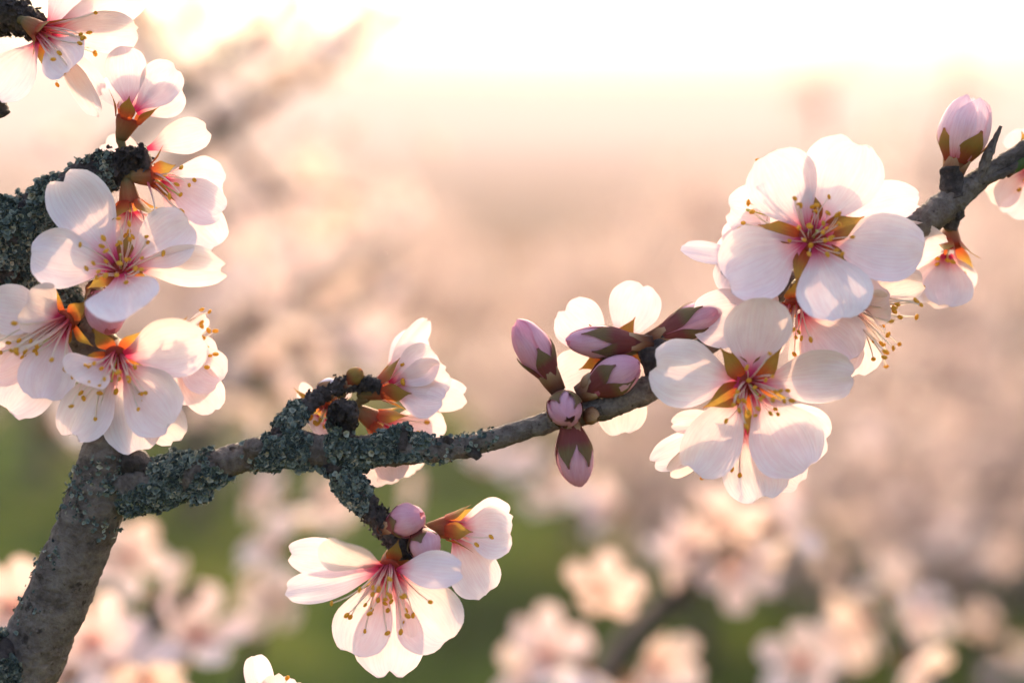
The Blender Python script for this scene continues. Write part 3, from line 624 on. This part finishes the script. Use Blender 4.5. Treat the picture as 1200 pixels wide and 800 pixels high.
# --- short spurs in the middle
flower('side view blossom with layered pink petals behind the broken stub', (446, 456, 40), (.88, .22, -.12),
       [(499, 374, -.2, 40, 35, dict(gap=10)), (508, 412, .5, 50, -15, dict(gap=10, L=98, notch=.08)), (524, 438, .55, 50, 10, dict(gap=10, L=100, notch=.07)), (546, 466, .15, 44, 25, dict(gap=10, notch=.08)), (492, 392, -.8, 46, 0, dict(L=95)), (518, 470, .5, 50, 0, dict(L=92)), (516, 425, -.6, 56, 0, dict(L=95))],
       n_st=12, seed=8, kcam=.75, slen=(30, 46), spread=.4, group=G_M, sepals=5, fold=1.3, sep_len=40, stem=(436, 458, 32), L0=108)
flower('lower blossom behind the lichen lump facing down with red calyx', (438, 492, 52), (.7, -.45, -.2),
       [(520, 508, .2, 60, 0, dict(L=88)), (503, 518, -.1, 56, 0, dict(L=80)), (450, 568, -.2, 56, 0, dict(L=80)), (488, 552, -.5, 50, 0, {}), (462, 562, .3, 44, 20, dict(L=80))],
       n_st=8, seed=9, kcam=.75, fold=.9, group=G_M, stem=(430, 465, 38), L0=90)
flower('small blossom glimpsed through the gap under the dark spur twig', (382, 478, 62), (-.2, -.6, .4),
       [(362, 500, .3, 44, 0, dict(L=60)), (388, 516, .3, 46, 0, dict(L=60)), (352, 455, -.3, 36, 0, dict(L=60)), (398, 448, -.3, 36, 0, dict(L=60)), (410, 505, -.3, 40, 0, dict(L=60))],
       n_st=8, slen=(20, 34), seed=10, group=G_M, stem=(400, 462, 30), cupr=9)
flower('drooping open blossom below the lower spur with wing like side petals', (456, 664, -8), (-.05, -.6, .78),
       [(340, 646, .1, 46, 25, dict(notch=.06)), (337, 690, .5, 42, 45, dict(notch=.03)), (383, 632, .9, 60, -20, dict(L=100, bow=-.06)), (542, 668, .7, 46, -48, dict(L=105, bow=-.1)), (528, 748, .4, 92, 0, dict(cup=.1)), (456, 790, -.1, 84, 0, dict(notch=.07)), (412, 764, .2, 70, 0, dict(notch=.03))],
       n_st=28, stdir=(-.05, -.78, .5), spread=.7, slen=(46, 80), seed=11, group=G_M, sepals=[75, 15, 165, 300, 230], stem=(470, 640, 0))
flower('half open blossom in side view beside two pink buds', (524, 618, 10), (.93, .05, .05),
       [(598, 600, -.2, 50, 15, dict(L=84)), (600, 626, .6, 62, 0, dict(L=88, cup=.22)), (568, 696, .3, 62, 0, dict(L=92)), (575, 645, -.6, 50, 0, dict(L=80)), (560, 680, -.5, 52, 0, dict(L=92))],
       n_st=10, stdir=(.9, -.4, 0), spread=.4, slen=(40, 62), seed=12, kcam=.75, group=G_M, sepals=5, fold=2.2, sep_len=36, stem=(490, 640, 6), cupr=14)
flower('cream backlit blossom seen from behind the cluster of pink buds', (722, 414, 34), (-.1, .2, -.9),
       [(756, 334, .1, 62, 0, dict(notch=.07)), (660, 362, .1, 62, 0, dict(notch=.09, L=85)), (655, 448, -.2, 58, 0, dict(L=85)), (728, 508, -.2, 60, 0, {}), (800, 425, -.3, 60, 0, {})],
       n_st=10, seed=13, kcam=1.0, group=G_M, stem=(752, 404, 8), L0=95)
# --- bushy end (right)
flower('large open blossom with five olive sepals showing between round petals', (952, 279, -34), (.0, .12, .98),
       [(898, 184, .35, 88, 0, dict(notch=.03, cup=.08)), (1008, 168, .35, 96, 0, dict(notch=.06, cup=.08)), (1078, 292, .3, 82, 0, dict(notch=.02)), (988, 374, .7, 88, 0, dict(bow=.03)), (851, 330, .5, 92, 0, dict(cup=.2))],
       n_st=30, spread=.8, slen=(26, 58), seed=14, group=G_R, sepals=[166, 97, 22, 252, 310], sep_len=56, stdir=(.05, .3, .9), cupr=17)
flower('back blossom fringing the large open flower with cream petals', (958, 268, 34), (-.1, .1, .9),
       [(853, 243, .1, 66, 0, dict(notch=.08)), (842, 312, .2, 74, 0, {}), (1078, 240, .1, 76, 0, dict(notch=.08)), (1106, 288, .2, 52, 30, dict(notch=.08, L=120)), (960, 184, -.2, 78, 0, {})],
       n_st=12, stdir=(-.9, .22, .2), spread=.35, slen=(96, 118), seed=15, group=G_R, stem=(1000, 296, 50))
flower('blossom with a single folded petal pointing left beside the large flower', (900, 300, 20), (-.8, 0, .2),
       [(800, 293, .1, 34, 40, dict(notch=.02)), (850, 345, .2, 66, 0, {}), (870, 250, -.3, 60, 0, dict(L=90)), (880, 380, -.3, 60, 0, {}), (850, 320, -.4, 60, 0, dict(L=90))],
       n_st=0, seed=16, group=G_R, kcam=.9, stem=(905, 345, 50))
flower('blossom hanging under the large flower with loose sideways stamens', (990, 352, 10), (.55, -.62, .2),
       [(1080, 326, .2, 52, 20, {}), (1040, 348, .7, 60, 0, dict(L=90)), (1005, 440, -.2, 74, 0, dict(k=.9)), (1015, 338, .9, 62, 0, dict(L=80)), (965, 432, .0, 78, 0, dict(k=.9, mat=M_PETAL))],
       n_st=24, stdir=(.74, -.42, .25), spread=.55, slen=(62, 98), seed=17, fold=.6, group=G_R, kcam=.8, stem=(1000, 300, 45))
flower('pink blossom wedged between the two big flowers with green sepals hanging down', (932, 356, -4), (-.05, -.85, .35),
       [(812, 374, .2, 70, 0, dict(notch=.03, k=.9)), (1000, 420, .2, 84, 0, dict(k=.9)), (975, 440, -.2, 80, 0, dict(k=.9)), (870, 400, -.5, 70, 0, {})],
       n_st=12, stdir=(-.2, -.85, .4), spread=.35, slen=(44, 66), seed=18, group=G_R, sepals=[262, 318, 225, 90, 30], sep_len=46, kcam=.85, stem=(945, 330, 45))
flower('big open blossom with a rounded petal curling up over its centre', (878, 450, -34), (.05, -.1, .95),
       [(764, 428, .4, 82, 0, dict(notch=.09, cup=.1)), (887, 350, .7, 80, 0, dict(notch=.0, cup=.24, bow=.1)), (998, 440, .3, 68, 12, dict(notch=.03)), (944, 548, .4, 90, 0, dict(notch=.04)), (812, 552, .5, 74, -8, dict(notch=.05, cup=.18))],
       n_st=28, stdir=(.18, -.35, .9), spread=.9, slen=(34, 66), seed=19, group=G_R, sepals=[130, 52, 205, 345, 270], sep_len=50)
flower('blossom facing away below the big open one with frilled streaky petal', (868, 488, 8), (.05, -.8, .2),
       [(764, 540, .1, 42, 30, dict(L=110)), (784, 552, .3, 40, -25, dict(L=110)), (890, 586, .4, 78, 0, dict(notch=.08, ruffle=.1, k=.9)), (938, 566, .1, 60, 0, dict(k=.9)), (972, 512, .1, 74, 0, dict(k=.9, notch=.07)), (788, 494, -.3, 30, 30, dict(L=90))],
       n_st=10, stdir=(-.35, -.9, .1), spread=.25, slen=(66, 84), seed=20, group=G_R, kcam=.8, stem=(862, 400, 45))
flower('soft blossom hanging under the dark right twig with orange calyx', (1112, 286, 72), (-.15, -.9, .2),
       [(1085, 356, .2, 60, 0, dict(L=80)), (1110, 358, .4, 60, 0, dict(L=78)), (1070, 340, -.2, 50, 0, dict(L=72)), (1128, 345, -.4, 50, 0, dict(L=78))],
       n_st=6, slen=(24, 40), seed=21, fold=1.0, group=G_R, kcam=.8, stem=(1112, 266, 42), cupr=15)
flower('pale blossom cut by the picture edge under the thin green tipped twig', (1215, 190, 85), (-.3, -.5, .5),
       [(1155, 225, .1, 60, 0, dict(L=80)), (1180, 250, .1, 60, 0, dict(L=80)), (1200, 150, -.1, 56, 0, dict(L=80)), (1260, 230, .1, 60, 0, {}), (1270, 160, 0, 60, 0, {})],
       n_st=8, slen=(24, 40), seed=22, group=G_R, kcam=.8)
flower('stray blossom rising at the bottom below the drooping flower', (318, 850, -6), (-.2, .8, .4),
       [(298, 768, .1, 34, 20, dict(L=90)), (322, 790, .3, 30, 40, dict(L=90)), (350, 800, -.3, 50, 0, dict(L=90)), (270, 830, .3, 50, 0, dict(L=90))], n_st=6, seed=23, group=G_M, stem=(335, 990, 4))

# --- half open cups and buds
flower('cup shaped half open blossom with orange sepals at the dark spur tip', (150, 140, 14), (.35, .9, .05),
       [(144, 56, .2, 48, 0, dict(cup=.2, L=88, notch=.02)), (207, 80, .3, 52, 0, dict(cup=.2, L=88, notch=.06)), (172, 78, -.8, 50, 0, dict(L=80)), (214, 108, -.2, 44, 15, dict(L=76)), (126, 92, -.6, 44, 0, dict(L=70))],
       n_st=0, seed=31, kcam=.85, group=G_L, fold=1.6, sep_len=34, cupr=14, stem=(150, 186, 20), L0=90)
bud('plump opening pink bud upright on the far right twig', (1120, 192, 34), (1142, 114), 58, 0, opening=.42, seed=32, petal=M_PALEBUD, npet=5, sep_t=.45, scales=4, group=G_R, stemr=.42, name='opening_blossom', sepm=M_SEPAL)
GB = 'tight pink flower buds on the branch'
bud('tall slim pink bud leaning up and left from the bud cluster', (645, 442, -8), (606, 374), 42, 4, seed=33, group=GB)
bud('round pink bud tip pointing straight out of the branch', (658, 468, -2), (666, 490), 40, 46, seed=34, group=GB, sep_t=.8)
bud('pink bud hanging straight down below the branch', (668, 498, -14), (680, 571), 42, 6, seed=35, group=GB, sep_t=.62)
bud('red brown bud pointing left above the branch', (744, 401, -2), (662, 399), 36, 6, seed=36, group=GB, sep_t=.72)
bud('purple pink bud pointing right above the branch', (692, 455, -10), (750, 424), 46, 10, seed=37, group=GB, sep_t=.72)
bud('long bud opening into a pale petal at the fork near the bushy end', (776, 392, 8), (846, 360), 38, 2, seed=38, group=GB, sep_t=.66)
bud('fat pink bud at the end of the lower spur', (456, 616, -10), (498, 604), 38, 14, seed=39, group=GB, sep_t=.38)
bud('small pink bud tucked under the fat bud on the lower spur', (490, 622, -6), (505, 656), 38, 16, seed=40, group=GB, sep_t=.5)
bud('rosy bud squeezed between the white flower and the hanging flower', (114, 345, -8), (132, 390), 44, 24, seed=41, group=GB, sep_t=.3)
bud('brown leaf bud flat on the branch beside the bud cluster', (684, 484, -12), (702, 490), 20, 6, seed=42, group='leaf buds', sep_t=.9, petal=M_SCALE, npet=3, sepm=M_SCALE)
bud('orange backlit leaf bud on the dark spur twig', (408, 450, 24), (424, 432), 20, 0, seed=45, group='leaf buds', sep_t=.9, petal=M_SEPAL, npet=3, sepm=M_SEPAL)
bud('peach coloured bud scale behind the dark spur twig', (372, 466, 30), (396, 446), 24, 0, seed=46, group='leaf buds', sep_t=.8, petal=M_PETAL, npet=3, sepm=M_SCALE)
bud('amber leaf bud beside the purple pink bud', (682, 462, -12), (694, 436), 15, 4, seed=43, group='leaf buds', sep_t=.9, petal=M_SCALE, npet=3, sepm=M_SCALE)
bud('green tipped leaf bud on the thin right twig', (1186, 202, 29), (1206, 184), 11, 0, seed=44, group='leaf buds', sep_t=.8, petal=M_GLEAF, npet=3, sepm=M_GLEAF)
# ------------------------------------------------------------------ blurred blossoms on twigs behind
def soft_proto(seed):
    """simple open blossom, about 36 mm across, axis +Z: shared meshes only"""
    rng = random.Random(seed); pm = []
    cupang = rng.uniform(.25, .7)
    for k in range(5):
        m = petal_mesh('petal', seed * 9 + k, .0185, .0122, M_SOFT, nt=8, nu=6, cup=.15, bow=.06, ruffle=.08)
        a = 2 * math.pi * k / 5 + rng.uniform(-.15, .15); d = Vector((math.cos(a) * math.cos(cupang), math.sin(a) * math.cos(cupang), math.sin(cupang)))
        pm.append((m, frame(d * .0012, d, Vector((0, 0, 1)))))
    cup = lathe('receptacle', [(-.007, .001), (-.004, .0019), (0, .0024), (.0006, .002), (0, .0006)], M_CUP, sides=8)
    V, F, A = [], [], []
    for k in range(16):
        d = Vector((rng.gauss(0, .35), rng.gauss(0, .35), 1)).normalized(); x = d.orthogonal().normalized() * .00022; y = d.cross(x); b = len(V); ln = rng.uniform(.007, .011)
        for t in (0, 1):
            for q in (x, y, -x, -y): V.append(d * ln * t + q); A.append(t * .9)
        F += [(b + i, b + (i + 1) % 4, b + 4 + (i + 1) % 4, b + 4 + i) for i in range(4)]
    tuft = mesh('stamen_tuft', V, F, M_FIL, attr=A)
    return pm, cup, tuft
SOFT = [soft_proto(200 + k) for k in range(6)]
def soft_blossom(loc, axis, label, group, rng, k=1.0, simple_=False):
    pm, cup, tuft = SOFT[rng.randrange(6)]
    o = empty('almond_blossom', loc, label, 'blossom', group)
    q = axis.to_track_quat('Z', 'Y'); o.rotation_mode = 'QUATERNION'; o.rotation_quaternion = q; o.scale = (k, k, k)
    spin = Matrix.Rotation(rng.uniform(0, 6.28), 4, 'Z')
    for m, f in pm: obj('petal', m, o, spin @ f)
    obj('receptacle', cup, o, Matrix.Rotation(R(90), 4, 'X'))
    tu = obj('stamen_tuft', tuft, o); tu['kind'] = 'stuff'
    return o
def twig(label, pts, group='thin twigs behind the branch in focus'):
    """pts: (px, py, depth m, radius m)"""
    w_ = [(P(a, b, depth=d), r) for a, b, d, r in pts]
    e = empty('background_twig', w_[0][0], label, 'twig', group)
    Tube(w_, sides=8, n_per=6, world=True, rough=.15, seed=int(pts[0][0])).build('bark', M_BARKF, e)
rng = random.Random(77)
def rand_axis(f=.55, bias=(0, 0, 0)):
    return (CV((0, 0, 1)) * f + Vector((rng.gauss(0, 1), rng.gauss(0, 1), rng.gauss(0, 1))).normalized() + Vector(bias)).normalized()
clusters = [
    ('out of focus blossom behind the foot of the thick stem', 'soft blossoms behind the thick stem', [(150, 652, .55), (186, 704, .5), (232, 746, .5), (108, 752, .43), (72, 790, .42), (170, 796, .45), (14, 712, .42), (135, 780, .47), (215, 770, .55)]),
    ('out of focus blossom below the lichen covered fork', 'soft blossoms below the lichen fork', [(322, 640, .62), (340, 600, .68), (326, 704, .66), (385, 590, .75), (300, 572, .8), (375, 610, .8), (310, 680, .75)]),
    ('out of focus single blossom below the hanging bud', 'soft blossoms below the hanging bud', [(705, 692, .55), (690, 572, .72), (722, 596, .7), (612, 548, .85), (565, 545, .9), (655, 560, .95), (490, 575, .9), (640, 590, 1.0)]),
    ('out of focus blossom at the foot of the grey forked twig', 'soft blossoms at the foot of the grey twig', [(640, 768, .55), (685, 784, .53), (766, 778, .54), (620, 790, .56), (740, 800, .55)]),
    ('out of focus blossom bunched under the big open flowers', 'soft blossoms under the big open flowers', [(806, 642, .58), (846, 612, .58), (882, 652, .56), (915, 618, .56), (934, 582, .6), (862, 668, .6), (838, 640, .63), (900, 590, .63), (795, 660, .62)]),
    ('out of focus blossom on the low twig in the grass', 'soft blossoms on the low twig', [(940, 778, .52), (1066, 780, .55), (1012, 730, .62), (1050, 690, .72), (1085, 715, .75), (985, 745, .66)]),
    ('out of focus blossom on twigs above the dark spur twig', 'soft blossoms above the dark spur', [(300, 300, .9), (330, 335, .85), (296, 362, .78), (352, 300, 1.), (382, 342, .9), (392, 420, .72), (268, 370, .95), (420, 310, 1.1), (352, 395, .72), (282, 240, 1.1), (312, 425, .8), (300, 470, .85), (332, 462, .85), (62, 496, .6), (232, 472, .8), (420, 400, .9), (445, 350, 1.2), (260, 310, 1.0), (300, 225, 1.3), (350, 250, 1.2), (400, 250, 1.3), (60, 170, 1.0), (90, 150, 1.2), (300, 500, 1.0), (255, 420, 1.), (345, 500, .95)]),
    ('glowing out of focus blossom on twigs against the bright sky', 'soft blossoms against the sky', [(202, 38, .8), (282, 102, .72), (172, 20, .9), (335, 80, .95), (385, 66, 1.0), (468, 18, 1.2), (290, 18, .9), (345, 14, 1.), (240, 70, .9), (225, 10, .85), (370, 90, 1.0), (310, 60, 1.0), (250, 125, 1.0), (185, 75, .85), (320, 120, 1.1), (400, 40, 1.15), (430, 75, 1.2), (265, 45, .95), (150, 60, 1.0), (215, 110, 1.05), (300, 145, 1.1), (355, 45, 1.1), (420, 5, 1.1), (500, 10, 1.3)]),
]
for label, group, lst in clusters:
    for px, py, d in lst:
        soft_blossom(P(px, py, depth=d), rand_axis(.35), label, group, rng, rng.uniform(.85, 1.05))
# further blossoms of the same tree, 1 to 2.2 m away, left of the middle
for k in range(54):
    d = rng.uniform(1.0, 2.2); px = rng.gauss(310, 110); py = rng.uniform(150, 440)
    if px < 150: px += 180
    soft_blossom(P(px, py, depth=d), rand_axis(.4), 'faint out of focus blossom deeper in the same tree', 'faint blossoms deeper in the tree', rng, rng.uniform(.85, 1.1))
for k in range(46):  # blossoms added to lift the dark lower right with mottled brightness
    d = rng.uniform(1.3, 2.6); px = rng.uniform(930, 1260); py = rng.uniform(470, 790)
    soft_blossom(P(px, py, depth=d), rand_axis(.3), 'faint out of focus blossom added behind the low twig', 'faint blossoms behind the low twig', rng, rng.uniform(.9, 1.2))
twig('grey out of focus twig rising below the big open flowers', [(690, 830, .56, .006), (725, 765, .58, .0055), (790, 700, .6, .005), (845, 645, .6, .004), (900, 610, .6, .003)], None)
twig('dark out of focus twig carrying blossoms behind the thick stem', [(90, 860, .46, .004), (150, 760, .48, .0035), (200, 715, .5, .003), (235, 690, .5, .002)], None)
twig('thin out of focus twig arching against the bright sky', [(120, 190, .95, .007), (230, 95, .95, .0055), (300, 40, .97, .0045), (345, -20, 1., .003)], None)
twig('out of focus twig reaching right across the sky with glowing blossoms', [(190, 200, 1., .007), (290, 130, 1., .006), (370, 85, 1., .005), (440, 30, 1.1, .004), (490, -20, 1.2, .003)], None)
twig('out of focus twig crossing above the dark spur twig', [(180, 500, .95, .006), (270, 400, .9, .005), (330, 350, .9, .004), (420, 310, 1.05, .003), (480, 270, 1.2, .002)], None)
twig('out of focus bare twig climbing toward the pale horizon', [(60, 330, 1.3, .008), (230, 270, 1.2, .006), (330, 225, 1.25, .004), (420, 230, 1.3, .003)], None)
twig('out of focus low twig in front of the grass on the right', [(1110, 830, .6, .004), (1060, 740, .64, .003), (1040, 690, .7, .0025), (1010, 650, .75, .002)], None)
twig('out of focus twig below the lichen fork', [(270, 850, .7, .004), (315, 700, .68, .003), (335, 620, .7, .0025), (390, 570, .75, .002)], None)
twig('out of focus dark twig dropping behind the cup shaped blossom', [(130, -20, .9, .005), (190, 70, .9, .004), (260, 150, 1.0, .004), (330, 240, 1.1, .003)], None)
twig('out of focus forked twig behind the layered pink blossom', [(200, 560, 1.1, .008), (290, 450, 1.1, .006), (380, 380, 1.1, .005), (450, 340, 1.2, .003)], None)
# ------------------------------------------------------------------ evening haze over the valley
HAZE_DENSITY = 0.005  # valley haze that also stands in for veiling glare of the lens
def haze():
    x0, x1, y0, y1, z0, z1 = -950, 950, -40, 1700, -12, 20.0
    V = [(x, y, z) for z in (z0, z1) for y in (y0, y1) for x in (x0, x1)]
    F = [(0, 2, 3, 1), (4, 5, 7, 6), (0, 1, 5, 4), (2, 6, 7, 3), (0, 4, 6, 2), (1, 3, 7, 5)]
    m, n, N, L = new_mat('haze_air')
    pv = N('ShaderNodeVolumePrincipled'); pv.inputs['Color'].default_value = (0.66, 0.57, 0.55, 1); pv.inputs['Density'].default_value = HAZE_DENSITY; pv.inputs['Anisotropy'].default_value = 0.0
    out = N('ShaderNodeOutputMaterial'); L(pv.outputs[0], out.inputs['Volume'])
    tag(obj('haze', mesh('haze', V, F, m, smooth=False)), 'pale evening haze filling the valley', 'haze', kind='stuff')
if HAZE_DENSITY: haze()
